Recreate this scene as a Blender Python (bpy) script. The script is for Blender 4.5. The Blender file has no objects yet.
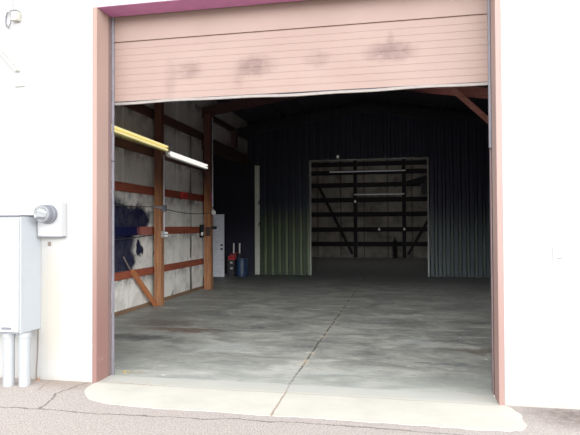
import bpy, bmesh, math, random
from mathutils import Vector, Matrix, noise as mnoise
random.seed(7)
scene = bpy.context.scene
COL = scene.collection

# ------------------------------------------------------------------ helpers
def lin(c):
    r = []
    for v in c:
        v /= 255.0
        r.append(v / 12.92 if v <= .04045 else ((v + .055) / 1.055) ** 2.4)
    return (r[0], r[1], r[2], 1.0)

class NT:
    """small wrapper for writing shader nodes"""
    def __init__(self, name):
        self.m = bpy.data.materials.new(name)
        self.m.use_nodes = True
        self.t = self.m.node_tree
        self.b = self.t.nodes['Principled BSDF']
        self.pos = None
    def n(self, kind, **kw):
        nd = self.t.nodes.new(kind)
        for k, v in kw.items():
            setattr(nd, k, v)
        return nd
    def link(self, a, b):
        self.t.links.new(a, b)
    def setin(self, sock, v):
        if hasattr(v, 'is_linked') or isinstance(v, bpy.types.NodeSocket):
            self.link(v, sock)
        else:
            sock.default_value = v
    def coord(self, which='Object'):
        return self.n('ShaderNodeTexCoord').outputs[which]
    def math(self, op, a, b=0.0, clamp=False):
        nd = self.n('ShaderNodeMath', operation=op, use_clamp=clamp)
        self.setin(nd.inputs[0], a); self.setin(nd.inputs[1], b)
        return nd.outputs[0]
    def vmath(self, op, a, b=(0, 0, 0)):
        nd = self.n('ShaderNodeVectorMath', operation=op)
        self.setin(nd.inputs[0], a)
        if op == 'SCALE':
            self.setin(nd.inputs[3], b)
        else:
            self.setin(nd.inputs[1], b)
        return nd.outputs['Value'] if op in ('LENGTH', 'DOT_PRODUCT', 'DISTANCE') else nd.outputs[0]
    def noise(self, vec, scale, detail=4, rough=.6, dist=0.0, color=False):
        nd = self.n('ShaderNodeTexNoise')
        self.link(vec, nd.inputs['Vector'])
        nd.inputs['Scale'].default_value = scale
        nd.inputs['Detail'].default_value = detail
        nd.inputs['Roughness'].default_value = rough
        nd.inputs['Distortion'].default_value = dist
        return nd.outputs['Color' if color else 0]
    def mapv(self, vec, scale=(1, 1, 1), loc=(0, 0, 0)):
        nd = self.n('ShaderNodeMapping')
        self.link(vec, nd.inputs[0])
        nd.inputs['Scale'].default_value = scale
        nd.inputs['Location'].default_value = loc
        return nd.outputs[0]
    def ramp(self, fac, stops):
        nd = self.n('ShaderNodeValToRGB')
        cr = nd.color_ramp
        while len(cr.elements) < len(stops):
            cr.elements.new(.5)
        for e, (p, c) in zip(cr.elements, stops):
            e.position = p
            e.color = c if len(c) == 4 else lin(c)
        self.link(fac, nd.inputs[0])
        return nd.outputs[0]
    def rng(self, v, a, b, c=0.0, d=1.0, smooth=True):
        nd = self.n('ShaderNodeMapRange')
        nd.interpolation_type = 'SMOOTHSTEP' if smooth else 'LINEAR'
        self.setin(nd.inputs[0], v)
        for i, x in enumerate((a, b, c, d)):
            nd.inputs[i + 1].default_value = x
        return nd.outputs[0]
    def mix(self, fac, a, b, mode='MIX'):
        nd = self.n('ShaderNodeMix', data_type='RGBA', blend_type=mode)
        self.setin(nd.inputs[0], fac)
        for i, v in ((6, a), (7, b)):
            if isinstance(v, tuple) and len(v) == 3:
                v = lin(v)
            self.setin(nd.inputs[i], v)
        return nd.outputs[2]
    def seg(self, p, a, b):
        """distance from p to the segment a-b"""
        a = Vector(a); b = Vector(b); ba = b - a
        pa = self.vmath('SUBTRACT', p, tuple(a))
        h = self.math('MULTIPLY', self.vmath('DOT_PRODUCT', pa, tuple(ba)), 1.0 / ba.length_squared, clamp=True)
        q = self.n('ShaderNodeVectorMath', operation='SCALE')
        q.inputs[0].default_value = tuple(ba); self.link(h, q.inputs[3])
        return self.vmath('LENGTH', self.vmath('SUBTRACT', pa, q.outputs[0]))
    def poly(self, p, pts):
        d = None
        for a, b in zip(pts[:-1], pts[1:]):
            s = self.seg(p, a, b)
            d = s if d is None else self.math('MINIMUM', d, s)
        return d
    def blob(self, p, c, r):
        """soft 1..0 ellipsoid mask around c with radii r"""
        v = self.vmath('DIVIDE', self.vmath('SUBTRACT', p, c), r)
        return self.rng(self.vmath('LENGTH', v), 1.0, .25)
    def wobble(self, vec, scale, amp, detail=3):
        nc = self.noise(vec, scale, detail, .6, color=True)
        off = self.vmath('SCALE', self.vmath('SUBTRACT', nc, (.5, .5, .5)), amp)
        return self.vmath('ADD', vec, off)
    def bump(self, h, strength=.3, dist=.01):
        nd = self.n('ShaderNodeBump')
        nd.inputs['Strength'].default_value = strength
        nd.inputs['Distance'].default_value = dist
        self.link(h, nd.inputs['Height'])
        self.link(nd.outputs[0], self.b.inputs['Normal'])
    def done(self, col, rough=.7, metal=0.0, spec=.5, gain=None):
        if isinstance(col, tuple) and len(col) == 3:
            col = lin(col)
        if gain is not None:
            if not isinstance(gain, tuple): gain = (gain, gain, gain)
            col = self.mix(1.0, col, gain + (1.0,), 'MULTIPLY')
        self.setin(self.b.inputs['Base Color'], col)
        self.setin(self.b.inputs['Roughness'], rough)
        self.b.inputs['Metallic'].default_value = metal
        self.b.inputs['Specular IOR Level'].default_value = spec
        return self.m

def simple(name, c, rough=.6, metal=0.0, var=.12, scale=8.0, spec=.5, gain=None):
    t = NT(name); p = t.coord()
    nz = t.noise(p, scale, 4)
    a = lin(c)
    lo = tuple(v * (1 - var) for v in a[:3]) + (1,); hi = tuple(min(1, v * (1 + var)) for v in a[:3]) + (1,)
    return t.done(t.ramp(nz, [(.3, lo), (.7, hi)]), rough, metal, spec, gain)

def wood(name, dark, light, axis=2, shaded=None):
    t = NT(name); p = t.coord()
    sc = [14, 14, 14]; sc[axis] = .9
    g = t.noise(t.mapv(p, tuple(sc)), 1.6, 6, .65, .4)
    k = t.noise(p, 1.3, 3)
    c = t.ramp(g, [(.25, dark), (.75, light)])
    c = t.mix(t.rng(k, .45, .8, 0, .45), c, dark)
    if shaded:
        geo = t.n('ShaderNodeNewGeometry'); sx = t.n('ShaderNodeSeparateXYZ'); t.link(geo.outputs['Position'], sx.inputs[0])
        c = t.mix(t.math('MULTIPLY', t.rng(sx.outputs[2], 2.0, 3.1), .85), c, shaded)  # shade on the upper timber painted in, deepening with height
    t.bump(g, .25, .004)
    return t.done(c, .75, spec=.25)

class MB:
    """collects shapes and links them as ONE mesh object"""
    def __init__(self):
        self.bm = bmesh.new()
    def _xf(self, verts, loc, rot):
        M = Matrix.Translation(loc)
        if rot is not None:
            M = M @ rot.to_4x4()
        bmesh.ops.transform(self.bm, matrix=M, verts=verts)
    def box(self, x0, x1, y0, y1, z0, z1, bevel=0.0, seg=2):
        r = bmesh.ops.create_cube(self.bm, size=1.0)
        vs = r['verts']
        for v in vs:
            v.co = Vector(((x0 + x1) / 2 + v.co.x * (x1 - x0), (y0 + y1) / 2 + v.co.y * (y1 - y0), (z0 + z1) / 2 + v.co.z * (z1 - z0)))
        if bevel > 0:
            es = list({e for v in vs for e in v.link_edges})
            bmesh.ops.bevel(self.bm, geom=es, offset=bevel, segments=seg, affect='EDGES', profile=.6)
        return self
    def bar(self, a, b, w, h, up=(0, 0, 1), bevel=0.0):
        """rectangular bar from a to b, w across, h along up"""
        a = Vector(a); b = Vector(b); d = b - a; L = d.length; d.normalize()
        up = Vector(up)
        s = d.cross(up).normalized(); u = s.cross(d).normalized()
        R = Matrix((s, d, u)).transposed()
        r = bmesh.ops.create_cube(self.bm, size=1.0)
        vs = r['verts']
        for v in vs:
            v.co = Vector((v.co.x * w, v.co.y * L, v.co.z * h))
        if bevel > 0:
            es = list({e for v in vs for e in v.link_edges})
            g = bmesh.ops.bevel(self.bm, geom=es, offset=bevel, segments=1, affect='EDGES')
            vs = list({v for f in g['faces'] for v in f.verts} | {v for v in vs if v.is_valid})
        self._xf(vs, (a + b) / 2, R)
        return self
    def tube(self, pts, r, n=10, cap=True):
        pts = [Vector(p) for p in pts]
        rs = r if isinstance(r, (list, tuple)) else [r] * len(pts)
        rings = []; ref = None
        for i, p in enumerate(pts):
            d = (pts[min(i + 1, len(pts) - 1)] - pts[max(i - 1, 0)]).normalized()
            if ref is None:
                ref = Vector((0, 0, 1)) if abs(d.z) < .9 else Vector((1, 0, 0))
            s = d.cross(ref).normalized(); u = s.cross(d).normalized(); ref = u
            rings.append([self.bm.verts.new(p + (s * math.cos(t) + u * math.sin(t)) * rs[i]) for t in [2 * math.pi * k / n for k in range(n)]])
        for A, B in zip(rings[:-1], rings[1:]):
            for k in range(n):
                self.bm.faces.new((A[k], A[(k + 1) % n], B[(k + 1) % n], B[k]))
        if cap:
            self.bm.faces.new(rings[0][::-1]); self.bm.faces.new(rings[-1])
        return self
    def lathe(self, prof, loc, axis=(0, 0, 1), n=24):
        """prof: (radius, height) pairs along the axis"""
        ax = Vector(axis).normalized()
        q = Vector((0, 0, 1)).rotation_difference(ax)
        rings = []
        for r, h in prof:
            rings.append([self.bm.verts.new(Vector(loc) + q @ Vector((max(r, 1e-4) * math.cos(t), max(r, 1e-4) * math.sin(t), h))) for t in [2 * math.pi * k / n for k in range(n)]])
        for A, B in zip(rings[:-1], rings[1:]):
            for k in range(n):
                self.bm.faces.new((A[k], A[(k + 1) % n], B[(k + 1) % n], B[k]))
        self.bm.faces.new(rings[0][::-1]); self.bm.faces.new(rings[-1])
        return self
    def prism(self, pts, axis, a, b):
        """polygon (2D pts) extruded from a to b along axis 0/1/2"""
        def P(p, t):
            l = [p[0], p[1]]; l.insert(axis, t); return Vector(l)
        A = [self.bm.verts.new(P(p, a)) for p in pts]; B = [self.bm.verts.new(P(p, b)) for p in pts]
        n = len(pts)
        for k in range(n):
            self.bm.faces.new((A[k], A[(k + 1) % n], B[(k + 1) % n], B[k]))
        self.bm.faces.new(A[::-1]); self.bm.faces.new(B)
        return self
    def build(self, name, m, parent=None, smooth=False, origin=None):
        bm = self.bm
        bmesh.ops.recalc_face_normals(bm, faces=bm.faces[:])
        # origin at the base centre of the shape
        xs = [v.co for v in bm.verts]
        if origin is None:
            lo = Vector([min(c[i] for c in xs) for i in range(3)]); hi = Vector([max(c[i] for c in xs) for i in range(3)])
            origin = Vector(((lo.x + hi.x) / 2, (lo.y + hi.y) / 2, lo.z))
        origin = Vector(origin)
        bmesh.ops.translate(bm, verts=bm.verts[:], vec=-origin)
        me = bpy.data.meshes.new(name); bm.to_mesh(me); bm.free()
        if smooth:
            for p in me.polygons:
                p.use_smooth = True
            try:
                me.set_sharp_from_angle(angle=math.radians(35))
            except Exception:
                pass
        o = bpy.data.objects.new(name, me); COL.objects.link(o)
        me.materials.append(m)
        o.location = origin
        if parent is not None:
            o.parent = parent
            w = world_loc(parent)
            o.location = origin - w
        return o

def world_loc(o):
    l = Vector(o.location)
    while o.parent is not None:
        o = o.parent; l = l + Vector(o.location)
    return l

def tag(o, label=None, cat=None, group=None, kind=None):
    if label: o['label'] = label
    if cat: o['category'] = cat
    if group: o['group'] = group
    if kind: o['kind'] = kind
    return o

def thing(name, loc, label, cat, group=None):
    o = bpy.data.objects.new(name, None); COL.objects.link(o)
    o.location = loc; o.empty_display_size = .1
    return tag(o, label, cat, group)

def struct(name, mb, m, **k):
    return tag(mb.build(name, m, origin=(0, 0, 0), **k), kind='structure')

# ------------------------------------------------------------------ dimensions (metres; x along the facade, y into the building)
YF = 5.366                     # face of the facade
YD = 5.70                      # plane of the overhead door
XL, XR = -3.19, .883           # clear opening of the doorway
ZH = 4.035                     # underside of the door head
XW = -5.25                     # inner face of the left wall
XE = 3.0                       # inner face of the right wall
YP = 18.6                      # corrugated partition
YB = 29.5                      # far wall
RID = -1.12                    # ridge and floor joint
def roof(x): return 5.95 - .15 * abs(x - RID)
def raft(x): return 5.26 - .15 * abs(x - RID)

# ------------------------------------------------------------------ materials
def mat_stucco():
    t = NT('white painted stucco'); p = t.coord()
    a = t.noise(p, 60, 4); b = t.noise(p, .7, 3)
    sx = t.n('ShaderNodeSeparateXYZ'); t.link(p, sx.inputs[0])
    base = t.ramp(b, [(.3, (238, 237, 234)), (.7, (244, 243, 241))])
    # cream discolouring low down beside the meter
    lo = t.blob(t.wobble(p, 5, .12), (-3.72, YF, .75), (.22, .3, .95))
    base = t.mix(t.math('MULTIPLY', lo, .55), base, (236, 222, 190))
    # dirt splash along the ground
    d = t.rng(t.math('ADD', sx.outputs[2], t.math('MULTIPLY', t.noise(p, 9, 4), .08)), .12, .03)
    base = t.mix(t.math('MULTIPLY', d, .3), base, (205, 180, 150))
    # faint panel seams
    w = t.math('ABSOLUTE', t.math('SUBTRACT', t.math('FRACT', t.math('MULTIPLY', sx.outputs[0], 3.3)), .5))
    base = t.mix(t.math('MULTIPLY', t.rng(w, .03, .0), .10), base, (190, 190, 190))
    t.bump(a, .15, .004)
    return t.done(base, .85, spec=.2, gain=.36)

def mat_asphalt():
    t = NT('worn pale asphalt'); p = t.vmath('MULTIPLY', t.coord(), (1, 1, 0))
    g = t.noise(p, 66, 6, .8); g2 = t.noise(p, 14, 4, .7); big = t.noise(p, 1.1, 4)
    c = t.ramp(g, [(.33, (84, 72, 66)), (.5, (196, 182, 174)), (.66, (246, 236, 228))])
    c = t.mix(t.rng(g2, .45, .75, 0, .4), c, (158, 146, 142))
    c = t.mix(t.rng(big, .35, .75, .0, .35), c, (206, 195, 190))
    # darker fresh patch against the wall on the right, and by the left jamb
    pw = t.wobble(p, 3, .35)
    dk = t.blob(pw, (1.7, 5.2, 0), (1.0, .5, 1))
    c = t.mix(t.math('MULTIPLY', dk, t.rng(g2, .3, .6, .55, 1)), c, (120, 106, 100))
    dk = t.blob(pw, (-3.5, 5.35, 0), (.75, .36, 1))
    c = t.mix(t.math('MULTIPLY', dk, .6), c, (156, 132, 114))
    # cracks
    q = t.vmath('MULTIPLY', t.wobble(t.wobble(p, 3.0, .14), 22, .045), (1, 1, 0))
    d1 = t.poly(q, [(-4.4, 4.44, 0), (-3.65, 4.47, 0), (-3.2, 4.50, 0), (-2.64, 4.485, 0), (-1.71, 4.526, 0), (-.93, 4.574, 0), (.3, 4.56, 0), (1.6, 4.40, 0)])
    d2 = t.poly(q, [(-3.28, 5.36, 0), (-3.36, 5.06, 0), (-3.38, 4.9, 0), (-3.30, 4.73, 0), (-3.24, 4.5, 0)])
    d3 = t.poly(q, [(-3.73, 5.36, 0), (-3.62, 5.0, 0)])
    cr = t.math('MAXIMUM', t.rng(d1, .014, .004), t.math('MAXIMUM', t.rng(d2, .016, .005), t.math('MULTIPLY', t.rng(d3, .014, .003), .5)))
    c = t.mix(t.math('MULTIPLY', cr, .75), c, (84, 72, 68))
    t.bump(t.math('SUBTRACT', g, cr), .5, .008)
    return t.done(c, .9, spec=.2, gain=.60)

def mat_apron():
    t = NT('pale new concrete'); p = t.coord()
    a = t.noise(p, 2.2, 5); b = t.noise(p, 40, 4, .7)
    c = t.ramp(a, [(.3, (214, 210, 196)), (.7, (232, 228, 214))])
    c = t.mix(t.rng(b, .5, .8, 0, .25), c, (196, 190, 176))
    q = t.vmath('MULTIPLY', t.wobble(t.wobble(p, 4, .05), 30, .015), (1, 1, 0))
    # joint and the rusty line along the door sill
    j = t.poly(q, [(-1.14, 5.66, 0), (-1.12, 4.6, 0)])
    c = t.mix(t.rng(j, .014, .004, 0, .75), c, (150, 110, 80))
    s = t.poly(q, [(XL, 5.37, 0), (XR, 5.35, 0)])
    c = t.mix(t.rng(s, .02, .004, 0, .5), c, (176, 160, 140))
    r = t.math('MULTIPLY', t.poly(q, [(-3.2, 5.42, 0), (-2.55, 5.37, 0)]), t.rng(t.noise(p, 30, 3), .4, .6, 1, 3))
    c = t.mix(t.rng(r, .03, .004, 0, .6), c, (168, 120, 84))
    sy = t.n('ShaderNodeSeparateXYZ'); t.link(p, sy.inputs[0])
    inn = t.rng(t.math('ADD', sy.outputs[1], t.math('MULTIPLY', t.math('SUBTRACT', a, .5), .1)), 5.34, 5.44)
    c = t.mix(t.math('MULTIPLY', inn, .55), c, (186, 190, 184))
    t.bump(b, .25, .004)
    return t.done(c, .85, spec=.25, gain=.64)

def mat_floor():
    t = NT('stained concrete slab'); p = t.coord()
    a = t.noise(t.mapv(p, (1, 1.5, 1)), 1.0, 6, .6, 1.2); b = t.noise(p, 5, 5, .7, .4); f = t.noise(p, 70, 4, .7)
    c = t.ramp(a, [(.30, (92, 94, 91)), (.5, (136, 137, 129)), (.68, (174, 174, 163))])
    c = t.mix(t.rng(b, .5, .78, 0, .55), c, (82, 86, 88))
    c = t.mix(t.rng(b, .42, .22, 0, .5), c, (166, 170, 164))
    # swept pale streaks lying across the slab
    st = t.noise(t.mapv(t.wobble(p, .6, .8), (.5, 3.2, 1)), 1.6, 5, .6)
    c = t.mix(t.rng(st, .56, .72, 0, .55), c, (172, 176, 172))
    c = t.mix(t.rng(st, .42, .26, 0, .5), c, (78, 82, 86))
    # stains
    pw = t.wobble(p, 2.2, .8)
    for cc, rr, colr, k in (((-3.9, 8.9, 0), (1.1, .5, 1), (74, 60, 50), .65), ((-3.5, 8.4, 0), (1.0, .22, 1), (92, 62, 42), .75),
                            ((1.1, 7.7, 0), (.8, .22, 1), (84, 66, 54), .75), ((-4.2, 7.7, 0), (1.5, .4, 1), (50, 50, 54), .85),
                            ((-4.2, 10, 0), (1.2, .7, 1), (70, 70, 74), .5), ((.5, 6.75, 0), (.6, .10, 1), (92, 96, 98), .6),
                            ((-2.4, 7.3, 0), (.7, .4, 1), (182, 186, 180), .5), ((.2, 8.0, 0), (.5, .35, 1), (182, 186, 182), .5)):
        c = t.mix(t.math('MULTIPLY', t.blob(pw, cc, rr), k), c, colr)
    # joints
    q = t.vmath('MULTIPLY', t.wobble(t.wobble(p, 2, .05), 25, .02), (1, 1, 0))
    j = t.poly(q, [(RID - .03, 5.6, 0), (RID - .03, 7.5, 0), (RID, 14.1, 0), (RID, 18.4, 0)])
    c = t.mix(t.rng(j, .02, .006, 0, .85), c, (48, 44, 40))
    c = t.mix(t.math('MULTIPLY', t.rng(j, .05, .02), t.rng(t.noise(p, 2.5, 3), .5, .62, 0, .6)), c, (196, 176, 150))
    for y in (8.55, 12.6, 16.2):
        j2 = t.seg(q, (XW, y, 0), (XE, y, 0))
        c = t.mix(t.rng(j2, .03, .008, 0, .45), c, (186, 188, 184))
    c = t.mix(t.math('MULTIPLY', t.rng(f, .35, .7), .12), c, (60, 62, 64))
    fs = t.noise(t.mapv(t.wobble(p, 1.5, .3), (1.5, 7, 1)), 3.0, 5, .65)
    c = t.mix(t.rng(fs, .53, .70, 0, .4), c, (196, 196, 188))
    c = t.mix(t.rng(fs, .46, .30, 0, .4), c, (64, 64, 70))
    mt = t.noise(t.wobble(p, 3, .3), 9, 6, .75, .8)
    c = t.mix(t.rng(mt, .55, .74, 0, .3), c, (190, 192, 186))
    c = t.mix(t.rng(mt, .45, .28, 0, .3), c, (76, 76, 80))
    # paint flecks
    v = t.n('ShaderNodeTexVoronoi'); t.link(p, v.inputs['Vector']); v.inputs['Scale'].default_value = 1.3
    c = t.mix(t.rng(v.outputs['Distance'], .035, .02, 0, .8), c, (206, 206, 200))
    t.bump(t.math('ADD', f, b), .12, .004)
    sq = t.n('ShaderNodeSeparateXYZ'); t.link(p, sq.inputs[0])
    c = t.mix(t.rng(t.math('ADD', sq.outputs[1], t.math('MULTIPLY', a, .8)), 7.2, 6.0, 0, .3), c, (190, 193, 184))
    # light falling off towards the back of the shop, painted darker
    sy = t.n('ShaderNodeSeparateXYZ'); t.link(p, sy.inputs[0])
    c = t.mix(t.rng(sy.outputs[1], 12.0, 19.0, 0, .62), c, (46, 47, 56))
    return t.done(c, t.rng(a, .3, .7, .5, .72), spec=.35)

def mat_left_wall():
    t = NT('weathered white wall board'); p = t.coord()
    sx = t.n('ShaderNodeSeparateXYZ'); t.link(p, sx.inputs[0])
    a = t.noise(p, 2.2, 6, .7, .3); st = t.noise(t.mapv(p, (1, 9, .8)), 2.0, 5, .7); f = t.noise(p, 30, 4, .7)
    c = t.ramp(a, [(.25, (176, 172, 162)), (.5, (232, 228, 218)), (.75, (246, 243, 236))])
    c = t.mix(t.rng(st, .5, .75, 0, .5), c, (128, 120, 112))
    c = t.mix(t.rng(f, .55, .8, 0, .3), c, (100, 94, 90))
    # shade of the upper wall painted in, greyer with height
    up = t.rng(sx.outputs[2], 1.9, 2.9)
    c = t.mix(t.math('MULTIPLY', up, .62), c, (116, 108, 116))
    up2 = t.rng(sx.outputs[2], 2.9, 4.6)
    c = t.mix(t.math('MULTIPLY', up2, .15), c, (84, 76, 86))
    # dirt under each girt
    w = t.math('FRACT', t.math('DIVIDE', t.math('SUBTRACT', sx.outputs[2], .70), .84))
    dirt = t.math('MULTIPLY', t.rng(w, .62, .98), t.rng(t.noise(p, 3.5, 5, .7), .38, .62))
    c = t.mix(t.math('MULTIPLY', dirt, .72), c, (58, 52, 54))
    # sheet seams
    for ys in (9.75, 12.38):
        e = t.math('ABSOLUTE', t.math('SUBTRACT', sx.outputs[1], ys))
        c = t.mix(t.rng(e, .02, .008, 0, .55), c, (240, 236, 228))
    # the big blue-black stain between the door jamb and the first post
    pw = t.wobble(t.wobble(p, 2.0, .45), 7, .16)
    m = t.blob(pw, (XW, 9.3, 1.50), (1, 1.35, 1.0))
    m = t.math('MAXIMUM', m, t.blob(pw, (XW, 10.0, 1.82), (1, 1.35, .42)))
    m = t.math('MAXIMUM', m, t.blob(pw, (XW, 9.5, 1.02), (1, 1.15, .5)))
    m = t.math('MAXIMUM', m, t.math('MULTIPLY', t.blob(pw, (XW, 10.45, 1.25), (1, .2, .2)), .9))
    soft = t.math('MULTIPLY', t.rng(m, .0, .4), t.rng(t.noise(p, 6, 5, .75), .35, .65, .1, .8))
    c = t.mix(soft, c, (40, 40, 52))
    m = t.rng(m, .12, .60)
    ink = t.mix(t.rng(t.noise(p, 5, 4), .52, .75, 0, .6), (9, 11, 38), (32, 44, 64))
    c = t.mix(t.math('MULTIPLY', m, .97), c, ink)
    # small dark spots
    for y, z, r in ((11.5, .48, .09), (12.1, .12, .07), (11.05, 1.05, .06)):
        c = t.mix(t.math('MULTIPLY', t.blob(pw, (XW, y, z), (1, r, r * 1.3)), .8), c, (52, 40, 40))
    t.bump(t.math('ADD', st, f), .2, .005)
    return t.done(c, .9, spec=.03)

def mat_door():
    t = NT('peach painted door steel'); p = t.coord()
    a = t.noise(p, 1.6, 4); g = t.noise(p, 120, 3)
    c = t.ramp(a, [(.3, (214, 182, 166)), (.7, (226, 196, 180))])
    pw = t.wobble(t.wobble(p, 7, .10), 30, .03)
    hole = t.rng(t.noise(p, 9, 4, .7), .3, .62, .35, 1)
    for cx, cz, rx, rz, k in ((-2.29, 3.39, .24, .15, .7), (-1.52, 3.39, .30, .16, .95), (-.83, 3.42, .22, .12, .5), (-.08, 3.45, .36, .15, 1.0),
                              (-2.5, 3.3, .10, .32, .35), (-.08, 3.58, .05, .12, .5), (-1.7, 3.27, .07, .18, .4)):
        c = t.mix(t.math('MULTIPLY', t.math('MULTIPLY', t.blob(pw, (cx, YD, cz), (rx, .5, rz)), hole), .85 * k), c, (140, 102, 96))
    # weathered lower corners
    t.bump(g, .08, .002)
    return t.done(c, .55, spec=.35, gain=(.275, .235, .228))

M = {}
M['stucco'] = mat_stucco()
M['asphalt'] = mat_asphalt()
M['apron'] = mat_apron()
M['floor'] = mat_floor()
M['lwall'] = mat_left_wall()
M['door'] = mat_door()
def mat_jamb(name, top, bottom):
    t = NT(name); p = t.coord()
    sx = t.n('ShaderNodeSeparateXYZ'); t.link(p, sx.inputs[0])
    st = t.noise(t.mapv(p, (12, 12, .8)), 2, 5, .7)
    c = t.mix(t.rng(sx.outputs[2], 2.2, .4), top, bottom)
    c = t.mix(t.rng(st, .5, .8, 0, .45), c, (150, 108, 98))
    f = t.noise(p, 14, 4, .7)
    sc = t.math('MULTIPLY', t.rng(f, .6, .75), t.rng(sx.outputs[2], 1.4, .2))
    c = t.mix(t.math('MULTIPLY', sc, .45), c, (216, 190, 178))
    return t.done(c, .7, spec=.3, gain=.38)
M['jamb'] = mat_jamb('dusty rose painted jamb', (206, 164, 148), (168, 118, 108))
M['jamb_right'] = mat_jamb('faded pink painted jamb', (214, 176, 164), (196, 150, 138))
M['head'] = simple('mauve shadow-tinted head', (200, 112, 168), .7, gain=.62)  # purple of the shadow under the head put into its colour
M['galv'] = simple('galvanised steel', (172, 172, 182), .42, .75, .15, 12)
M['track'] = simple('dull track steel', (160, 154, 166), .6, .2, .2, 9, gain=.36)
M['seal'] = simple('brown door seal', (120, 92, 92), .8, gain=.5)
M['track_rose'] = simple('rose grey track steel', (158, 124, 120), .6, .1, gain=.4)
M['rubber'] = simple('black rubber', (34, 30, 36), .8)
M['alu'] = simple('dull aluminium', (190, 176, 168), .6, .2, gain=.34)
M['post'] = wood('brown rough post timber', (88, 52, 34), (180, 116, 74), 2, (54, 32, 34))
M['girt'] = wood('red-brown girt timber', (104, 42, 30), (160, 76, 50), 1, (96, 50, 46))
M['girt_dark'] = wood('dark aged girt timber', (44, 28, 28), (80, 50, 46), 1)  # darker copy of the girt timber, upper-wall shade in its colour
M['brace'] = wood('orange-brown brace timber', (128, 66, 36), (190, 112, 66), 2)
M['rafter'] = wood('reddish rafter timber', (170, 104, 98), (226, 150, 134), 0)
M['rafter_shaded'] = wood('aged dark rafter timber', (16, 12, 18), (28, 22, 28), 0)  # near-black rafter copy, the dark under the roof put into its colour
def mat_rafter_shaded_left():
    t = NT('rafter timber, sooty on the left side'); p = t.coord()
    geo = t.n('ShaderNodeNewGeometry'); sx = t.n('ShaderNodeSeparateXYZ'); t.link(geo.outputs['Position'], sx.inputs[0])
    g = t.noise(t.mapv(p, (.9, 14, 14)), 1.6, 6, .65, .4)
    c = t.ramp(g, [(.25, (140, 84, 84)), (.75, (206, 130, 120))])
    return t.done(t.mix(t.rng(sx.outputs[0], 1.2, .2, 0, .93), c, (34, 24, 28)), .8, spec=.2)  # shade over the left part painted into the rafter colour
M['rafter_shaded_left'] = mat_rafter_shaded_left()
def mat_girt_stained():
    t = NT('girt timber blackened by the wall stain'); p = t.coord()
    geo = t.n('ShaderNodeNewGeometry'); sx = t.n('ShaderNodeSeparateXYZ'); t.link(geo.outputs['Position'], sx.inputs[0])
    g = t.noise(t.mapv(p, (14, .9, 14)), 1.6, 6, .65, .4)
    c = t.ramp(g, [(.25, (128, 66, 58)), (.75, (170, 100, 86))])
    k = t.math('ADD', sx.outputs[1], t.math('MULTIPLY', t.math('SUBTRACT', t.noise(p, 5, 4, .7), .5), .5))
    return t.done(t.mix(t.rng(k, 10.45, 10.2), c, (17, 19, 46)), .85, spec=.03)
M['girt_stained'] = mat_girt_stained()
M['plate'] = wood('brown sill timber', (86, 62, 44), (136, 104, 76), 1)
M['far_wood'] = wood('near-black old timber', (16, 13, 18), (34, 28, 32), 0)
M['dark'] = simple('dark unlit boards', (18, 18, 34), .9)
def mat_corr():
    t = NT('dark green painted sheet metal'); p = t.coord()
    a = t.noise(t.mapv(p, (6, 6, .7)), 2, 5, .6)
    sx = t.n('ShaderNodeSeparateXYZ'); t.link(p, sx.inputs[0])
    c = t.ramp(a, [(.3, (22, 31, 17)), (.7, (38, 50, 29))])
    # light catching the rib crests, painted as a paler green
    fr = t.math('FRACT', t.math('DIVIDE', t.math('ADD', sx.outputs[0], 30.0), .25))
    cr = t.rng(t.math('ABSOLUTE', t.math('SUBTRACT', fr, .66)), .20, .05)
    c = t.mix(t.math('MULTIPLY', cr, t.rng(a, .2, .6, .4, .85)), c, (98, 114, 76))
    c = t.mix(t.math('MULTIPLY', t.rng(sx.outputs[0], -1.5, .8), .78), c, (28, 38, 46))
    # shade above head height painted into the sheets as near-black navy
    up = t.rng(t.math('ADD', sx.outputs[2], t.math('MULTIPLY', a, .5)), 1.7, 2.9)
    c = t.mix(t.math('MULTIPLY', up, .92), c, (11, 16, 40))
    return t.done(c, .5, .2, spec=.4)
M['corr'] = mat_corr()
M['trim_white'] = simple('off-white painted trim', (188, 190, 172), .6)
M['trim_grey'] = simple('grey painted trim', (150, 150, 146), .6)
def mat_far():
    t = NT('old pale siding'); p = t.coord()
    a = t.noise(p, 1.2, 5, .7); st = t.noise(t.mapv(p, (7, 1, .5)), 1.5, 4, .6)
    sx = t.n('ShaderNodeSeparateXYZ'); t.link(p, sx.inputs[0])
    c = t.ramp(a, [(.3, (84, 80, 78)), (.7, (142, 138, 128))])
    c = t.mix(t.rng(st, .5, .75, 0, .5), c, (70, 64, 64))
    e = t.math('ABSOLUTE', t.math('SUBTRACT', t.math('FRACT', t.math('MULTIPLY', sx.outputs[0], .8)), .5))
    c = t.mix(t.rng(e, .03, .01, 0, .8), c, (40, 36, 40))
    return t.done(c, .85, spec=.2)
M['far'] = mat_far()
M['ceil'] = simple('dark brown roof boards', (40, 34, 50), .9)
M['dooredge'] = simple('white painted steel door', (232, 236, 244), .5)
M['black'] = simple('black plastic', (18, 18, 22), .5)
M['cab'] = simple('pale grey enamel', (222, 229, 236), .45, 0, .03, gain=.38)
M['cab_front'] = simple('white enamel', (244, 245, 247), .45, 0, .02, gain=.36)
M['seam'] = simple('grey seam', (120, 124, 132), .6, gain=.6)
M['pvc'] = simple('white pvc', (232, 236, 240), .4, 0, .03, gain=.31)
M['meter_grey'] = simple('meter grey metal', (150, 152, 166), .5, .2, gain=.36)
M['meter_face'] = simple('meter white face', (240, 240, 240), .5, 0, .02, gain=.31)
M['wire'] = simple('dark wire', (90, 76, 66), .6)
M['cream'] = simple('cream plastic', (232, 228, 208), .5, gain=.42)
M['paint_bar'] = simple('pale painted bar', (226, 224, 210), .6, gain=.42)
M['blue'] = simple('blue drum plastic', (20, 44, 74), .45)
M['red'] = simple('red plastic', (176, 26, 34), .45)
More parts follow.
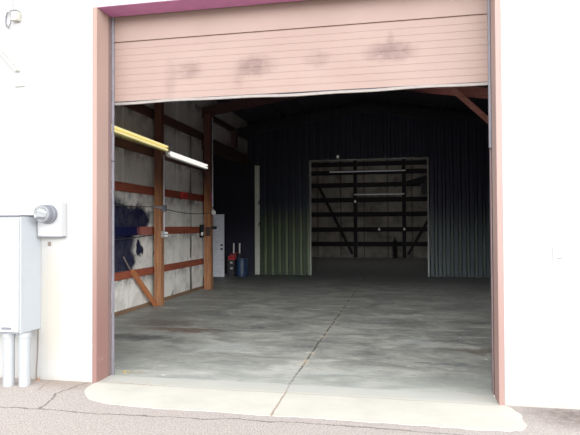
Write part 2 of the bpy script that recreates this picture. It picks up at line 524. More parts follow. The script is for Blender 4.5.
M['redmark'] = simple('red paint', (226, 24, 44), .7)
M['pinkmark'] = simple('magenta cloth', (150, 40, 90), .8)
M['white'] = simple('white enamel paint', (240, 240, 236), .5, 0, .03)
M['yellow'] = simple('yellowed enamel', (238, 222, 130), .5, 0, .05)
M['soot'] = simple('black soot', (14, 12, 14), .95)
def lamp_mat(name, c, e):
    t = NT(name); nz = t.noise(t.coord(), 6, 3)
    col = t.mix(t.rng(nz, .3, .7), tuple(int(v * .94) for v in c), c)
    t.link(col, t.b.inputs['Emission Color']); t.b.inputs['Emission Strength'].default_value = e
    return t.done(col, .4)
M['tube_white'] = lamp_mat('white fluorescent tube with added glow', (255, 252, 244), 1.0)  # tube taken as unlit, emission added to lift its brightness
M['tube_yellow'] = lamp_mat('yellowed fluorescent tube with added glow', (255, 238, 160), .85)  # same added glow on the yellowed tube, also taken as unlit
M['tube_far'] = lamp_mat('faint fluorescent tube', (220, 224, 230), .05)
M['bulb'] = lamp_mat('faint bulb glass', (250, 245, 235), .06)
def mat_glass():
    t = NT('meter glass')
    t.b.inputs['Transmission Weight'].default_value = 1.0
    nz = t.noise(t.coord(), 5, 2)
    return t.done((245, 248, 250), t.rng(nz, .3, .7, .02, .06))
M['glass'] = mat_glass()
def mat_leaf():
    t = NT('fallen yellow leaves'); nz = t.noise(t.coord(), 30, 2)
    return t.done(t.ramp(nz, [(.35, (150, 120, 62)), (.65, (206, 184, 110))]), .8)
M['leaf'] = mat_leaf()
M['can_label'] = simple('white paper label', (206, 206, 210), .7)

# ------------------------------------------------------------------ the setting
# ground, apron, floor
def grid_plane(x0, x1, y0, y1, z, nx=1, ny=1):
    mb = MB()
    vs = [[mb.bm.verts.new((x0 + (x1 - x0) * i / nx, y0 + (y1 - y0) * j / ny, z)) for i in range(nx + 1)] for j in range(ny + 1)]
    for j in range(ny):
        for i in range(nx):
            mb.bm.faces.new((vs[j][i], vs[j][i + 1], vs[j + 1][i + 1], vs[j + 1][i]))
    return mb
struct('ground', grid_plane(-30, 28, -35, YF + .12, -.003), M['asphalt'])
outline = [(-3.19, 5.655), (-3.19, 5.355), (-3.205, 5.31), (-3.19, 5.20), (-3.14, 5.06), (-3.06, 4.93), (-2.96, 4.83), (-2.70, 4.735), (-2.26, 4.70), (-1.65, 4.70), (-1.17, 4.706), (-.52, 4.70),
           (.15, 4.703), (.58, 4.685), (.85, 4.69), (.95, 4.72), (1.01, 4.86), (1.025, 5.09), (.985, 5.27), (.935, 5.35), (.883, 5.37), (.883, 5.655)]
pts = []
for k, (a, b) in enumerate(zip(outline, outline[1:] + outline[:1])):
    a = Vector(a); b = Vector(b); n = max(1, int((b - a).length / .05))
    rag = .022 if 2 < k < len(outline) - 4 else 0
    for i in range(n):
        p = a.lerp(b, i / n)
        if rag:
            w = mnoise.noise(Vector((p.x * 6, p.y * 6, 1.3))) + .5 * mnoise.noise(Vector((p.x * 17, p.y * 17, 4.1)))
            nr = Vector((b.y - a.y, a.x - b.x)).normalized()
            p = p + nr * rag * w
        pts.append((p.x, p.y))
struct('apron', MB().prism(pts, 2, -.06, 0.0), M['apron'])
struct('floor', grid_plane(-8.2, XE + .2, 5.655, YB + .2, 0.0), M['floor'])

# facade with the doorway
fw = MB()
fw.box(-16, XL - .052, YF, YF + .26, -.1, 7.0)
fw.box(XR + .052, 16, YF, YF + .26, -.1, 7.0)
fw.box(XL - .052, XR + .052, YF, YF + .26, ZH + .004, 7.0)
struct('wall_front', fw, M['stucco'])
# door frame
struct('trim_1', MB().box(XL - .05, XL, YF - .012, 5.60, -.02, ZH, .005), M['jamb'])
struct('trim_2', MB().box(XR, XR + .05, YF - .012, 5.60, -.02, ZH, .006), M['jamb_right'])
hd = MB().box(XL - .05, XR + .05, YF + .004, 5.655, ZH, ZH + .03, .004)
struct('trim_3', hd, M['head'])

# overhead door, drawn half up
door = thing('door_1', (RID, YD, 3.07), None, None); door['kind'] = 'structure'
DX0, DX1 = XL + .0, XR - .0
sec = MB()
sec.box(DX0, DX1, YD, YD + .045, 3.765, 4.33, .004)
tag(sec.build('upper_section', M['door'], door, origin=(0, 0, 0)))
low = MB()
prof = [(YD + .05, 3.085), (YD, 3.085)]
z = 3.085
nr = 9; st = (3.755 - 3.085) / nr
for i in range(nr):
    z1 = 3.085 + st * (i + 1)
    prof += [(YD, z1 - .012), (YD + .003, z1 - .009), (YD + .003, z1 - .004), (YD, z1)]
prof += [(YD + .05, 3.755)]
low.prism(prof, 0, DX0, DX1)
low.build('lower_section', M['door'], door, origin=(0, 0, 0))
seal = MB()
bot = []
n = 40
for i in range(n):
    xa = DX0 + (DX1 - DX0) * i / n; xb = DX0 + (DX1 - DX0) * (i + 1) / n
    f = lambda x: 3.062 + .006 * math.sin(x * 2.4 + .6) + .003 * math.sin(x * 7)
    seal.bar((xa, YD + .012, f(xa)), (xb + .002, YD + .012, f(xb)), .03, .026)
seal.build('bottom_rail', M['alu'], door)
rb = MB().box(DX0, DX1, YD + .004, YD + .05, 3.077, 3.086)
rb.build('weather_strip', M['rubber'], door)
# side tracks
lt = MB()
lt.box(XL + .002, XL + .024, YD - .035, YD - .012, .0, 4.3, .004)
lt.build('track', M['track'], door)
ls = MB().box(XL - .06, XL + .001, 5.605, YD - .036, .0, 4.3)
ls.build('side_seal', M['seal'], door)
rt = MB()
rt.box(XR - .016, XR + .012, YD - .04, YD - .006, 2.42, 4.3, .005)
rt.build('track', M['track'], door)
rt2 = MB().box(XR - .004, XR + .02, YD - .02, YD + .02, 0, 2.405, .005)
rt2.build('track', M['track_rose'], door)
rs = MB().box(XR + .004, XR + .06, 5.605, YD + .10, .0, 4.3)
rs.build('side_seal', M['rubber'], door)
jl = MB().box(XL - .0, XL + .027, YD - .038, YD - .008, 2.395, 2.41)
jl.build('track_clip', M['rubber'], door)

# interior shell
lw = MB()
lw.box(XW - .05, XW, 5.63, 14.16, 0, roof(XW) + .1)
lw.box(XW - .05, XW, 14.16, YP + .08, 3.95, roof(XW) + .1)
lw.box(XW - .05, XW, YP + .08, YB, 0, roof(XW) + .1)
struct('wall_left', lw, M['lwall'])
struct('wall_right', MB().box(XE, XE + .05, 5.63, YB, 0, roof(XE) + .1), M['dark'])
struct('wall_far', MB().box(-8.2, XE + .05, YB, YB + .06, 0, 6.2), M['far'])
ce = MB()
ce.prism([(XW - .1, roof(XW)), (RID, roof(RID)), (XE + .1, roof(XE)), (XE + .1, roof(XE) + .08), (RID, roof(RID) + .08), (XW - .1, roof(XW) + .08)], 1, 5.63, YB)
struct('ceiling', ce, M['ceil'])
# the unlit side room behind the left wall opening
sr = MB()
sr.box(-8.2, -8.1, 13.2, YP + .1, 0, 4.1)
sr.box(-8.1, XW - .0, 13.2, 13.3, 0, 4.1)
sr.box(-8.1, -4.98, YP + .02, YP + .08, 0, 4.1)
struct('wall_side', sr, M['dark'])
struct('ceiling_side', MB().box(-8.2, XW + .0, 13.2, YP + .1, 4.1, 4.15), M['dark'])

# corrugated partition with its opening
OX0, OX1, OZ = -3.0, .905, 3.90
def corr_sheet(mb, x0, x1, z0, ztop, y):
    p = .25; xs = []
    k0 = math.floor((x0 + 3.0) / p) - 1
    k = k0
    while True:
        c = -3.0 + k * p
        for dx, dy in ((0.0, 0), (.10, 0), (.135, -.038), (.195, -.038), (.23, 0)):
            xs.append((c + dx, y + dy))
        k += 1
        if c > x1: break
    def at(x):
        for (xa, ya), (xb, yb) in zip(xs[:-1], xs[1:]):
            if xa <= x <= xb: return ya + (yb - ya) * (x - xa) / max(1e-6, xb - xa)
        return y
    pr = [(x0, at(x0))] + [q for q in xs if x0 + .002 < q[0] < x1 - .002] + [(x1, at(x1))]
    bot = [mb.bm.verts.new((q[0], q[1], z0)) for q in pr]
    top = [mb.bm.verts.new((q[0], q[1], ztop(q[0]))) for q in pr]
    for i in range(len(pr) - 1):
        mb.bm.faces.new((bot[i], bot[i + 1], top[i + 1], top[i]))
cp = MB()
corr_sheet(cp, -4.80, OX0, 0.0, roof, YP)
corr_sheet(cp, OX1, XE, 0.0, roof, YP)
corr_sheet(cp, OX0, OX1, OZ, roof, YP)
corr_sheet(cp, XW, -4.80, 3.80, roof, YP)
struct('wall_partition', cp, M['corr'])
struct('trim_4', MB().box(-4.97, -4.805, YP - .07, YP + .05, 0, 3.80, .008), M['trim_white'])
tr = MB()
tr.box(OX0 - .03, OX0 + .012, YP - .06, YP + .06, 0, OZ)
tr.box(OX1 - .012, OX1 + .03, YP - .06, YP + .06, 0, OZ)
tr.box(OX0 - .03, OX1 + .03, YP - .06, YP + .06, OZ, OZ + .03)
struct('trim_5', tr, M['trim_grey'])
struct('baseboard_left', MB().box(XW, XW + .04, 5.63, 14.16, 0, .07), M['plate'])

# ------------------------------------------------------------------ timber frame of the left wall
def post(x0, x1, y0, y1, z1, label, m=M['post'], group='timber posts of the left wall', z0=0.0):
    o = MB().box(x0, x1, y0, y1, z0, z1, .008, 1).build('wall_post', m)
    return tag(o, label, 'post', group)
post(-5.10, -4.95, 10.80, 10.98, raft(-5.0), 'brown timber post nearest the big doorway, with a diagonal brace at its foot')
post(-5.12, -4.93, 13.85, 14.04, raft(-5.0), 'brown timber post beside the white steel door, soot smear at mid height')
post(-5.12, -4.95, 16.25, 16.43, raft(-5.0), 'dark short post standing on the header beam of the left wall', M['girt_dark'], z0=4.12)

LV = [(.66, .81), (1.50, 1.67), (2.35, 2.52), (3.18, 3.35), (4.0, 4.2)]
ORD = ['lowest orange-brown', 'second lowest red-brown', 'middle red-brown', 'dark red-brown', 'highest, nearly black']
EXTRA = ['', '', '', ', behind a light', '']
for bay, (ya, yb, where) in enumerate(((5.66, 10.88, 'between the doorway and first post'), (10.885, 14.04, 'between the two tall posts'))):
    for i, (za, zb) in enumerate(LV):
        m = M['girt'] if i < 3 else M['girt_dark']
        if bay == 0 and i == 1: m = M['girt_stained']
        o = MB().box(XW + .002, XW + .06, ya, yb, za, zb, .004, 1).build('wall_girt', m)
        tag(o, '%s girt of the left wall %s%s' % (ORD[i], where, EXTRA[i]), 'girt', 'horizontal girts of the left wall')
o = MB().box(XW + .002, XW + .14, 14.05, YP - .02, 3.76, 4.12, .006, 1).build('header_beam', M['girt_dark'])
tag(o, 'dark timber header beam over the opening in the left wall beyond the posts', 'beam')
o = MB().box(XW + .002, XW + .06, 14.05, YP - .05, 4.68, 4.84, .004, 1).build('wall_girt', M['girt_dark'])
tag(o, 'dark girt high above the header beam on the left wall', 'girt', 'horizontal girts of the left wall')

# diagonal brace at the first post
o = MB().bar((-5.03, 10.74, .02), (-5.155, 9.95, .80), .085, .06, up=(1, 0, 0)).build('diagonal_brace', M['brace'])
tag(o, 'short orange-brown diagonal brace at the foot of the nearest timber post', 'brace')
o = MB().bar((-5.185, 9.93, .82), (-5.20, 9.68, 1.09), .015, .018, up=(1, 0, 0)).build('wood_stick', simple('grey weathered stick', (150, 128, 124), .9, 0, .2, 20, gain=.6))
tag(o, 'thin greyish stick leaning up from the diagonal brace across the dark stain', 'stick')

# rafters, purlins, right-hand brace
def rafter(y, label, m, g='timber roof rafters'):
    mb = MB()
    mb.prism([(XW, raft(XW)), (RID, raft(RID)), (XE, raft(XE)), (XE, raft(XE) + .26), (RID, raft(RID) + .26), (XW, raft(XW) + .26)], 1, y, y + .07)
    return tag(mb.build('roof_rafter', m), label, 'rafter', g)
rafter(14.06, 'reddish timber roof rafter over the second post, carrying the diagonal knee brace', M['rafter_shaded_left'])
rafter(17.3, 'dark timber roof rafter nearest the corrugated partition', M['rafter_shaded'])
o = MB().bar((1.30, 13.92, 5.0), (2.99, 13.92, 3.37), .13, .06, up=(0, 1, 0)).build('knee_brace', M['rafter'])
tag(o, 'reddish diagonal knee brace under the rafter at upper right of the doorway', 'brace')
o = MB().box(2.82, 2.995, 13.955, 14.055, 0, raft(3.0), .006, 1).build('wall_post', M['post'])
tag(o, 'timber post of the right wall under the diagonal knee brace', 'post')
for i, x in enumerate((-4.6, -3.9, -3.2)):
    o = MB().box(x - .04, x + .04, 14.2, YP - .06, roof(x) - .20, roof(x) - .03).build('roof_purlin', M['ceil'])
    tag(o, ['dark roof purlin closest to the left wall', 'dark roof purlin second from the left wall', 'dark roof purlin third from the left wall'][i], 'purlin', 'roof purlins in the left corner')

# ------------------------------------------------------------------ tube lights on the left wall
def tube_light(y0, y1, z, slope, label, mh, mt):
    t = thing('tube_light', (-4.89, (y0 + y1) / 2, z), label, 'light', 'tube lights of the left wall')
    def Z(y): return z + slope * (y - y1)
    h = MB().bar((-4.925, y0, Z(y0)), (-4.925, y1, Z(y1)), .05, .07, bevel=.006)
    h.build('housing', mh, t)
    r = MB()
    for s in (1, -1):   # the two wings of the reflector
        r.bar((-4.885, y0 + .02, Z(y0) + s * .055), (-4.885, y1 - .02, Z(y1) + s * .055), .07, .006, up=(s * .5, 0, 1))
    r.build('reflector', mh, t)
    for s in (1, -1):
        MB().tube([(-4.865, y0 + .05, Z(y0) + s * .034), (-4.865, y1 - .05, Z(y1) + s * .034)], .019, 10).build('tube', mt, t, smooth=True)
    for yy in (y0, y1):
        e = MB()
        e.box(-4.94, -4.855, yy - .012, yy + .012, Z(yy) - .055, Z(yy) - .012, .004, 1)
        e.box(-4.94, -4.855, yy - .012, yy + .012, Z(yy) + .012, Z(yy) + .055, .004, 1)
        e.build('end_cap', mh, t)
    return t
tube_light(7.0, 11.0, 3.345, -.015, 'yellowed two-tube light high on the left wall, nearest the doorway', M['yellow'], M['tube_yellow'])
tube_light(11.06, 13.45, 3.215, -.015, 'white two-tube light high on the left wall, beyond the yellowed one', M['white'], M['tube_white'])

# ------------------------------------------------------------------ wiring of the left wall
o = MB().tube([(-4.938, 10.945, 1.575), (-4.938, 10.945, 1.985)], .010, 8).build('conduit', M['galv'], smooth=True)
tag(o, 'short vertical grey conduit between outlet and junction box on the nearest post', 'conduit')
o = MB().tube([(-4.938, 10.945, 2.135), (-4.938, 10.945, 3.2)], .010, 8).build('conduit', M['galv'], smooth=True)
tag(o, 'thin vertical grey conduit from the junction box up to the tube lights', 'conduit')
o = MB().tube([(-4.915, 13.98, 2.2), (-4.915, 13.98, 4.6)], .012, 8).build('conduit', M['galv'], smooth=True)
tag(o, 'thin vertical grey conduit running up the post beside the white door', 'conduit')
t = thing('junction_box', (-4.9, 10.86, 1.99), 'grey junction box with a stub pipe on the nearest post, above the outlet', 'electrical box')
MB().box(-4.95, -4.87, 10.82, 10.95, 1.99, 2.13, .008).build('box_body', M['meter_grey'], t)
MB().tube([(-5.02, 10.755, 2.08), (-5.15, 10.755, 2.09)], .018, 8).build('stub_pipe', M['galv'], t, smooth=True)
MB().tube([(-4.90, 10.755, 2.07), (-5.03, 10.755, 2.08)], .026, 8).build('pipe_fitting', M['galv'], t, smooth=True)
t = thing('power_outlet', (-4.9, 10.9, 1.42), 'pale power outlet with two white plugs on the nearest post', 'outlet')
MB().box(-4.95, -4.90, 10.82, 10.94, 1.44, 1.57, .006).build('outlet_box', M['trim_grey'], t)
for z in (1.475, 1.535):
    MB().bar((-4.90, 10.88, z), (-4.835, 10.91, z), .035, .03, bevel=.004).build('plug', M['white'], t)
def sag(a, b, s, n=12):
    a = Vector(a); b = Vector(b)
    return [a.lerp(b, i / n) - Vector((0, 0, s * 4 * (i / n) * (1 - i / n))) for i in range(n + 1)]
o = MB().tube(sag((-4.90, 10.975, 2.04), (-4.90, 13.84, 2.04), .06), .011, 6).build('electric_cable', M['black'], smooth=True)
tag(o, 'black cable slung between the two tall posts to the white bulb', 'cable')
o = MB().tube(sag((-5.15, 8.4, 2.08), (-5.155, 10.73, 2.09), .02), .011, 6).build('electric_cable', M['black'], smooth=True)
tag(o, 'upper black cable from the doorway to the nearest post, over the dark stain', 'cable')
o = MB().tube(sag((-5.15, 8.4, 1.42), (-5.11, 10.79, 1.50), .02), .011, 6).build('electric_cable', M['black'], smooth=True)
tag(o, 'lower black cable from the doorway to the outlet on the nearest post', 'cable')
t = thing('bulb', (-4.9, 13.92, 2.0), 'round white bulb on the post beside the white door', 'light bulb')
MB().lathe([(.0, -.06), (.035, -.052), (.055, -.02), (.058, .01), (.04, .05), (.022, .07)], (-4.86, 13.90, 2.04), (-.3, 0, 1), 16).build('bulb_glass', M['white'], t, smooth=True)
MB().lathe([(.024, .068), (.026, .10), (.02, .12)], (-4.86, 13.90, 2.04), (-.3, 0, 1), 12).build('socket', M['trim_grey'], t, smooth=True)
t = thing('wall_switch', (-5.1, 13.78, 1.4), 'sooty black switch box with a white lever on the second post', 'switch')
MB().box(-5.19, -5.10, 13.70, 13.84, 1.38, 1.72, .01).build('switch_box', M['soot'], t)
MB().bar((-5.12, 13.69, 1.44), (-5.10, 13.68, 1.52), .04, .04, bevel=.004).build('lever', M['white'], t)
MB().box(-5.08, -4.925, 13.838, 13.85, 1.42, 1.66, .004).build('soot_plate', simple('soot smear on timber', (58, 38, 30), .95, 0, .5, 14), t)
o = MB().box(-4.93, -4.80, 13.9, 13.99, 1.60, 1.68, .01).build('latch_hook', M['black'])
tag(o, 'small black latch jutting from the second post in front of the white door', 'latch')
o = MB().lathe([(.02, 0), (.035, .005), (.035, .02), (.015, .03)], (XW, 13.2, .84), (1, 0, 0), 14).build('hinge_button', M['white'], smooth=True)
tag(o, 'small white knob low on the wall board left of the second post', 'knob')
ring = MB()
ring.tube([(XW + .075, 12.62 + .15 * math.cos(a), 2.44 + .07 * math.sin(a)) for a in [2 * math.pi * k / 24 for k in range(25)]], .016, 6)
tag(ring.build('hose_ring', M['redmark'], smooth=True), 'red ring hung on the middle girt between the tall posts', 'ring')
rg = MB().prism([(13.862, 2.36), (13.90, 2.34), (13.94, 2.38), (13.93, 2.52), (13.89, 2.58), (13.86, 2.50)], 0, -4.93, -4.915)
tag(rg.build('rag', M['pinkmark']), 'magenta rag nailed high on the second post', 'rag')

# ------------------------------------------------------------------ white door and drum in the side room
t = thing('steel_door', (-6.15, 17.42, 0), 'white steel door leaf standing open behind the second timber post', 'door')
MB().box(-6.62, -5.73, 17.40, 17.445, .008, 2.08, .004, 1).build('door_leaf', M['dooredge'], t)
for z in (.93, 1.06):
    MB().lathe([(.034, 0), (.034, .012), (.016, .02), (.016, .04), (.032, .05), (.034, .07), (.0, .08)], (-5.80, 17.40, z), (0, -1, 0), 14).build('door_knob' if z < 1 else 'deadbolt', M['black'], t, smooth=True)

t = thing('drum', (-5.2, 17.6, 0), 'small blue plastic drum on the floor right of the white door', 'drum')
MB().lathe([(.165, 0), (.185, .02), (.19, .10), (.196, .12), (.19, .14), (.19, .30), (.196, .32), (.19, .34), (.19, .54), (.175, .57), (.182, .585), (.182, .60), (.16, .60), (.155, .58)], (-5.2, 17.7, 0), n=28).build('drum_body', M['blue'], t, smooth=True)
MB().lathe([(.02, .575), (.02, .61), (.012, .615)], (-5.15, 17.66, 0), n=12).build('bung', M['black'], t, smooth=True)
t = thing('crate', (-5.52, 17.62, 0), 'dark storage crate with white labels under the red can, beside the blue drum', 'crate')
cb = MB()
cb.box(-5.64, -5.41, 17.5, 17.8, .0, .03)
for x0, x1, y0, y1 in ((-5.64, -5.41, 17.5, 17.515), (-5.64, -5.41, 17.785, 17.8), (-5.64, -5.625, 17.515, 17.785), (-5.425, -5.41, 17.515, 17.785)):
    cb.box(x0, x1, y0, y1, .03, .56)
cb.box(-5.655, -5.395, 17.485, 17.815, .53, .56)
cb.build('crate_body', M['black'], t)
for z in (.28, .47):
    MB().box(-5.54, -5.46, 17.478 if z > .4 else 17.494, 17.484 if z > .4 else 17.499, z - .02, z + .03).build('paper_label', M['can_label'], t)
t = thing('gas_can', (-5.5, 17.62, .56), 'red plastic fuel can standing on the dark crate', 'fuel can')
MB().box(-5.63, -5.40, 17.53, 17.76, .562, .70, .035, 3).build('can_body', M['red'], t, smooth=True)
MB().tube([(-5.58, 17.64, .69), (-5.57, 17.64, .75), (-5.48, 17.64, .76), (-5.46, 17.64, .69)], .014, 8).build('handle', M['red'], t, smooth=True)
MB().tube([(-5.43, 17.64, .69), (-5.40, 17.64, .76), (-5.36, 17.63, .82)], [.022, .018, .012], 8).build('spout', M['red'], t, smooth=True)
for x, lab in ((-5.58, 'left of the two white-gripped tool handles standing behind the blue drum'), (-5.37, 'right of the two white-gripped tool handles standing behind the blue drum')):
    t = thing('tool_handle', (x, 17.95, 0), lab, 'tool', 'tool handles behind the drum')
    MB().tube([(x, 17.95, 0.0), (x, 18.0, .76)], .015, 8).build('shaft', M['black'], t, smooth=True)
    MB().tube([(x, 18.0, .76), (x, 18.02, 1.10)], [.022, .024], 10).build('grip', M['white'], t, smooth=True)
# hooks on the partition's end trim
for z, lab in ((2.45, 'upper dark hook on the white trim at the partition end'), (1.7, 'lower dark hook on the white trim at the partition end')):
    o = MB().tube([(-4.84, YP - .07, z), (-4.83, YP - .13, z), (-4.80, YP - .15, z + .04), (-4.79, YP - .15, z + .12)], .02, 8).build('wall_hook', M['black'], smooth=True)
    tag(o, lab, 'hook', 'hooks on the partition trim')
t = thing('bulb', (-2.05, YP - .1, 4.02), 'small bare bulb on the dark partition above its opening', 'light bulb')
MB().lathe([(.0, -.05), (.03, -.04), (.045, -.01), (.04, .03), (.022, .05)], (-2.05, YP - .10, 4.02), n=14).build('bulb_glass', M['bulb'], t, smooth=True)
MB().lathe([(.025, .05), (.03, .09), (.03, .10)], (-2.05, YP - .10, 4.02), n=12).build('socket', M['black'], t, smooth=True)

# ------------------------------------------------------------------ far room
FP = [(-2.42, -2.24), (.12, .31)]
for (a, b), lab in zip(FP, ('black timber post of the far wall, left of the two', 'black timber post of the far wall, right of the two')):
    o = MB().box(a, b, YB - .22, YB - .06, 0, 6.0).build('wall_post', M['far_wood'])
    tag(o, lab, 'post', 'timber posts of the far wall')
FZ = [.72, 1.5, 2.31, 3.08, 3.88, 4.55, 5.0]
FN = ['lowest', 'second from the floor', 'third from the floor', 'fourth from the floor', 'fifth from the floor', 'second from top', 'topmost']
for (a, b, w) in ((-5.2, -2.42, 'left of both posts'), (-2.24, .12, 'between the posts'), (.31, XE - .02, 'right of both posts')):
    for z, nm in zip(FZ, FN):
        o = MB().box(a + .003, b - .003, YB - .07, YB - .005, z - .12, z + .12).build('wall_girt', M['far_wood'])
        tag(o, 'dark girt on the far wall, %s, %s' % (w, nm), 'girt', 'horizontal girts of the far wall')
o = MB().bar((-4.35, YB - .14, 3.95), (-2.50, YB - .14, .2), .14, .06, up=(0, 1, 0)).build('diagonal_brace', M['far_wood'])
tag(o, 'long black diagonal brace of the far wall, falling right to the left post', 'brace')
o = MB().bar((1.75, YB - .14, 2.5), (.41, YB - .14, .18), .14, .06, up=(0, 1, 0)).build('diagonal_brace', M['far_wood'])
tag(o, 'black diagonal brace of the far wall, falling left to the right post', 'brace')
o = MB().bar((.36, YB - .30, 3.88), (2.3, YB - .30, 4.42), .08, .26, up=(0, 0, 1)).build('slanted_beam', M['far_wood'])
tag(o, 'dark slanted beam at the right end of the far wall above the heater', 'beam')
t = thing('unit_heater', (1.3, YB - .35, 3.25), 'dark box heater hung at the right end of the far wall', 'heater')
MB().box(1.07, 1.62, YB - .62, YB - .20, 3.28, 3.86, .02).build('casing', M['black'], t)
lv = MB()
for k in range(6):
    lv.bar((1.12, YB - .635, 3.36 + .08 * k), (1.57, YB - .635, 3.36 + .08 * k), .03, .01, up=(0, -.5, 1))
lv.build('louver', M['dark'], t)
def far_tube(x0, x1, z, y, lab):
    t = thing('tube_light', ((x0 + x1) / 2, y, z), lab, 'light', 'tube lights of the far room')
    MB().box(x0, x1, y - .03, y + .04, z + .015, z + .05, .006, 1).build('housing', M['trim_grey'], t)
    MB().tube([(x0 + .03, y - .02, z), (x1 - .03, y - .02, z)], .02, 8).build('tube', M['tube_far'], t, smooth=True)
far_tube(-3.70, .33, 4.57, YB - .30, 'long faint tube light high in the far room')
far_tube(-2.40, .25, 3.34, YB - .30, 'shorter faint tube light lower in the far room')
for x, z, lab in ((-1.08, 1.50, 'tiny white bulb between the posts of the far wall'), (.22, 1.50, 'tiny white bulb on the right post of the far wall'), (-2.33, 2.98, 'tiny white bulb on the left post of the far wall')):
    o = MB().lathe([(.0, -.06), (.04, -.045), (.055, 0), (.04, .04), (.02, .06), (.02, .08)], (x, YB - .27, z), n=12).build('bulb', M['bulb'], smooth=True)
    tag(o, lab, 'light bulb', 'bulbs of the far wall')
t = thing('gas_cylinder', (-.27, YB - .5, 0), 'black gas cylinder standing by the far wall left of the right post', 'gas cylinder')
MB().lathe([(.10, 0), (.13, .02), (.13, .78), (.11, .88), (.05, .94), (.05, 1.0)], (-.27, YB - .5, 0), n=20).build('cylinder_body', M['soot'], t, smooth=True)
MB().lathe([(.03, 1.0), (.03, 1.04), (.05, 1.05), (.05, 1.08)], (-.27, YB - .5, 0), n=12).build('valve', M['black'], t, smooth=True)

# ------------------------------------------------------------------ outside: electrical cabinet, meter, service bits
t = thing('electrical_cabinet', (-4.3, 5.2, .55), 'large white electrical cabinet on the facade left of the doorway', 'electrical cabinet')
CX0, CX1, CY = -4.85, -3.86, 5.03
MB().box(CX0, CX1, CY, YF - .002, .555, 1.775, .01).build('cabinet_body', M['cab'], t)
d = MB().box(CX0 + .02, CX1 - .012, CY - .022, CY - .002, .575, 1.752, .006).build('cabinet_door', M['cab_front'], t)
MB().box(CX0, CX1 + .008, CY - .03, YF - .004, 1.776, 1.79, .004).build('cabinet_lid', M['seam'], t)
la = MB().box(-4.06, -3.98, CY - .034, CY - .0225, .60, .625, .003)
la.tube([(-3.965, CY - .0225, .612), (-3.965, CY - .04, .612)], .012, 10)
la.build('latch', M['meter_grey'], d)
MB().box(CX0 + .02, CX1 - .012, CY - .018, CY - .003, .557, .57, .002).build('bottom_lip', M['seam'], t)
for x, y in ((-4.05, 5.10), (-3.885, 5.13)):
    pm = MB().lathe([(.058, -.02), (.058, .50), (.064, .505), (.064, .554)], (x, y, 0), n=20)
    pm.build('conduit_pipe', M['pvc'], t, smooth=True)
MB().tube([(-3.88, 5.34, .55), (-3.89, 5.345, .30), (-3.90, 5.34, .10), (-3.895, 5.33, -.015)], .007, 6).build('ground_wire', M['wire'], t, smooth=True)
o = MB().lathe([(.016, -.02), (.018, .0), (.016, .015), (.012, .022), (.0, .025)], (-3.87, 5.33, 0), n=10).build('ground_clamp', simple('rusty clamp', (170, 120, 84), .8, gain=.5), t, smooth=True)

t = thing('electric_meter', (-3.8, 5.2, 1.55), 'round glass electric meter on a white box between cabinet and doorway', 'electric meter')
sb = MB().box(-3.842, -3.555, 5.27, YF - .002, 1.56, 1.93, .012).build('meter_box', M['cab_front'], t)
MB().box(-3.842, -3.555, 5.27, YF - .002, 1.552, 1.5595).build('box_bottom', M['seam'], t)
c = (-3.70, 5.27, 1.80)
MB().lathe([(.102, 0), (.102, .05), (.096, .055)], c, (0, -1, 0), 32).build('meter_base', M['meter_grey'], t, smooth=True)
MB().lathe([(.092, .055), (.092, .13), (.084, .135)], c, (0, -1, 0), 32).build('meter_ring', M['meter_grey'], t, smooth=True)
fc = MB().lathe([(.08, .1355), (.08, .142)], c, (0, -1, 0), 28).build('meter_face', M['meter_face'], t, smooth=True)
dl = MB()
for k in range(5):
    dl.lathe([(.009, 0), (.009, .002)], (c[0] - .044 + .022 * k, c[1] - .143, c[2] + .02), (0, -1, 0), 12)
dl.box(c[0] - .05, c[0] + .05, c[1] - .146, c[1] - .143, c[2] - .06, c[2] - .03)
dl.build('dial', M['meter_grey'], fc)
MB().lathe([(.076, .143), (.075, .152), (.066, .158), (.04, .161), (.0, .162)], c, (0, -1, 0), 32).build('glass_dome', M['glass'], t, smooth=True)
lk = MB().box(-3.856, -3.8425, 5.28, 5.31, 1.64, 1.71, .004).build('side_latch', M['meter_grey'], t)
o = MB().box(-3.775, -3.742, YF - .012, YF, 1.455, 1.50, .002).build('wall_plug', M['wire'])
tag(o, 'tiny dark square plug in the facade just under the meter box', 'wall plug')

t = thing('service_bracket', (-4.2, YF, 4.0), 'pale cable bracket with a loop of wire high on the facade, upper left', 'bracket')
MB().box(-4.205, -4.12, YF - .07, YF, 3.95, 4.05, .012).build('bracket_block', M['cream'], t)
MB().box(-4.215, -4.13, YF - .075, YF, 4.052, 4.066, .003).build('bracket_cap', M['seam'], t)
lp = MB()
lp.tube([(-4.262 + .05 * math.cos(a), YF - .03 - .02 * math.cos(a), 3.975 + .085 * math.sin(a)) for a in [2 * math.pi * k / 28 for k in range(29)]], .007, 6)
lp.build('wire_loop', M['meter_grey'], t, smooth=True)
MB().tube([(-4.225, YF - .02, 4.05), (-4.222, YF - .02, 4.4), (-4.23, YF - .02, 4.9)], .006, 6).build('service_wire', M['trim_grey'], t, smooth=True)
o = MB().bar((-4.75, YF - .03, 4.02), (-4.145, YF - .03, 3.39), .03, .045, up=(0, 1, 0), bevel=.004).build('strut_bar', M['paint_bar'])
tag(o, 'pale diagonal strut bar high on the facade, far left', 'strut')
t = thing('junction_box', (-4.13, YF, 3.22), 'white junction box on the facade under the diagonal strut', 'electrical box')
MB().box(-4.19, -4.08, YF - .012, YF, 3.235, 3.36, .004).build('box_body', M['cab_front'], t)
MB().box(-4.195, -4.075, YF - .018, YF, 3.224, 3.234, .002).build('box_lip', M['paint_bar'], t)
t = thing('wall_outlet', (1.40, YF, 1.3), 'white covered outlet on the bare facade right of the doorway', 'outlet')
MB().box(1.36, 1.45, YF - .008, YF, 1.29, 1.46, .003).build('cover', M['cab_front'], t)
MB().box(1.39, 1.44, YF - .018, YF - .0085, 1.347, 1.355, .003).build('latch', M['meter_grey'], t)

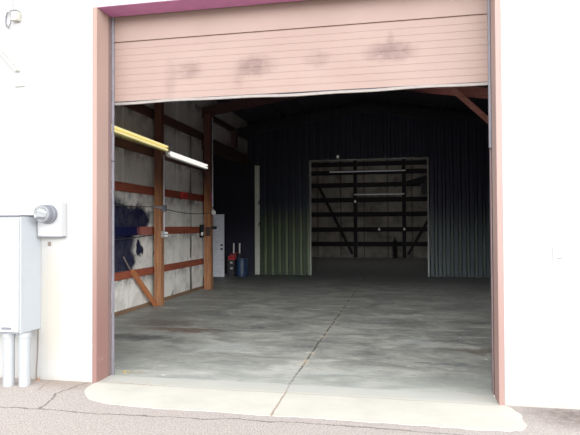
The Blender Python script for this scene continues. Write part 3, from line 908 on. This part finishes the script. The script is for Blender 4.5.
# fallen leaves at the left jamb (nobody could count them)
lf = MB()
for i in range(60):
    x = -3.13 + abs(random.gauss(0, .11)); y = 5.74 + random.gauss(.03, .06) + .1 * (x + 3.13)
    if i > 48:
        x = random.uniform(-3.1, -2.4); y = 5.40 + random.gauss(0, .02)
    s = random.uniform(.005, .014); a = random.uniform(0, 6.28)
    z = .004 + random.uniform(0, .006)
    vs = []
    for k, (u, v) in enumerate(((-1, 0), (-.3, .45), (.5, .35), (1, 0), (.5, -.35), (-.3, -.45))):
        vs.append(lf.bm.verts.new((x + s * (u * math.cos(a) - v * math.sin(a)), y + s * (u * math.sin(a) + v * math.cos(a)), z + (.004 if k in (1, 2) else 0))))
    lf.bm.faces.new(vs)
tag(lf.build('fallen_leaves', M['leaf']), 'scatter of small yellow leaves on the concrete by the left jamb', 'leaves', kind='stuff')

# ------------------------------------------------------------------ light: a bright overcast sky, weak lamps deep inside
w = bpy.data.worlds.new('overcast sky'); scene.world = w; w.use_nodes = True
nt = w.node_tree; bg = nt.nodes['Background']
def wn(kind, op=None, *ins):
    nd = nt.nodes.new(kind)
    if op: nd.operation = op
    for i, v in enumerate(ins):
        if isinstance(v, bpy.types.NodeSocket): nt.links.new(v, nd.inputs[i])
        elif v is not None: nd.inputs[i].default_value = v
    return nd
def wstep(v, a, b):
    nd = wn('ShaderNodeMapRange', None, v, a, b, 0.0, 1.0); nd.interpolation_type = 'SMOOTHSTEP'
    return nd.outputs[0]
tc = nt.nodes.new('ShaderNodeTexCoord')
sp = wn('ShaderNodeSeparateXYZ', None, tc.outputs['Generated'])
SKY_LOW, SKY_HIGH, SKY_BASE = .03, .13, 2.2     # hazy bright band of sky above the skyline opposite the building
SKY_BAND = 15.0
band = wn('ShaderNodeMath', 'MULTIPLY', wstep(sp.outputs[2], SKY_LOW, SKY_HIGH), wstep(sp.outputs[2], .60, .22)).outputs[0]
az = wn('ShaderNodeVectorMath', 'DOT_PRODUCT', tc.outputs['Generated'], (.42, -.907, 0)).outputs['Value']
band = wn('ShaderNodeMath', 'MULTIPLY', band, wstep(az, .0, .8)).outputs[0]
stg = wn('ShaderNodeMath', 'MULTIPLY_ADD', band, SKY_BAND, SKY_BASE).outputs[0]
nt.links.new(stg, bg.inputs['Strength'])
bg.inputs['Color'].default_value = (.97, .985, 1.0, 1)

def area(name, loc, rot, sx, sy, power, color):
    l = bpy.data.lights.new(name, 'AREA'); l.shape = 'RECTANGLE'; l.size = sx; l.size_y = sy; l.energy = power; l.color = color
    o = bpy.data.objects.new(name, l); COL.objects.link(o); o.location = loc; o.rotation_euler = rot
    return o
area('far_room_lamp', (-1.1, 24.0, 5.4), (math.radians(35), 0, 0), 5, 2, 24, (1.0, .96, .9))

# ------------------------------------------------------------------ camera
cam = bpy.data.cameras.new('camera'); co = bpy.data.objects.new('camera', cam); COL.objects.link(co)
yaw, pit, rol = math.radians(11.343), math.radians(.988), math.radians(-.281)
fwd = Vector((-math.sin(yaw) * math.cos(pit), math.cos(yaw) * math.cos(pit), math.sin(pit)))
rt_ = Vector((math.cos(yaw), math.sin(yaw), 0)); up_ = rt_.cross(fwd)
r2 = rt_ * math.cos(rol) + up_ * math.sin(rol); u2 = -rt_ * math.sin(rol) + up_ * math.cos(rol)
R = Matrix((r2, u2, -fwd)).transposed()
co.matrix_world = Matrix.Translation((0, 0, 1.65)) @ R.to_4x4()
cam.sensor_fit = 'HORIZONTAL'; cam.sensor_width = 36.0; cam.lens = 36.0 * 548.1 / 580.0
cam.clip_start = .05; cam.clip_end = 200
scene.camera = co
scene.view_settings.view_transform = 'Standard'
scene.view_settings.look = 'None'
scene.view_settings.exposure = 0.0
scene.view_settings.gamma = 1.3
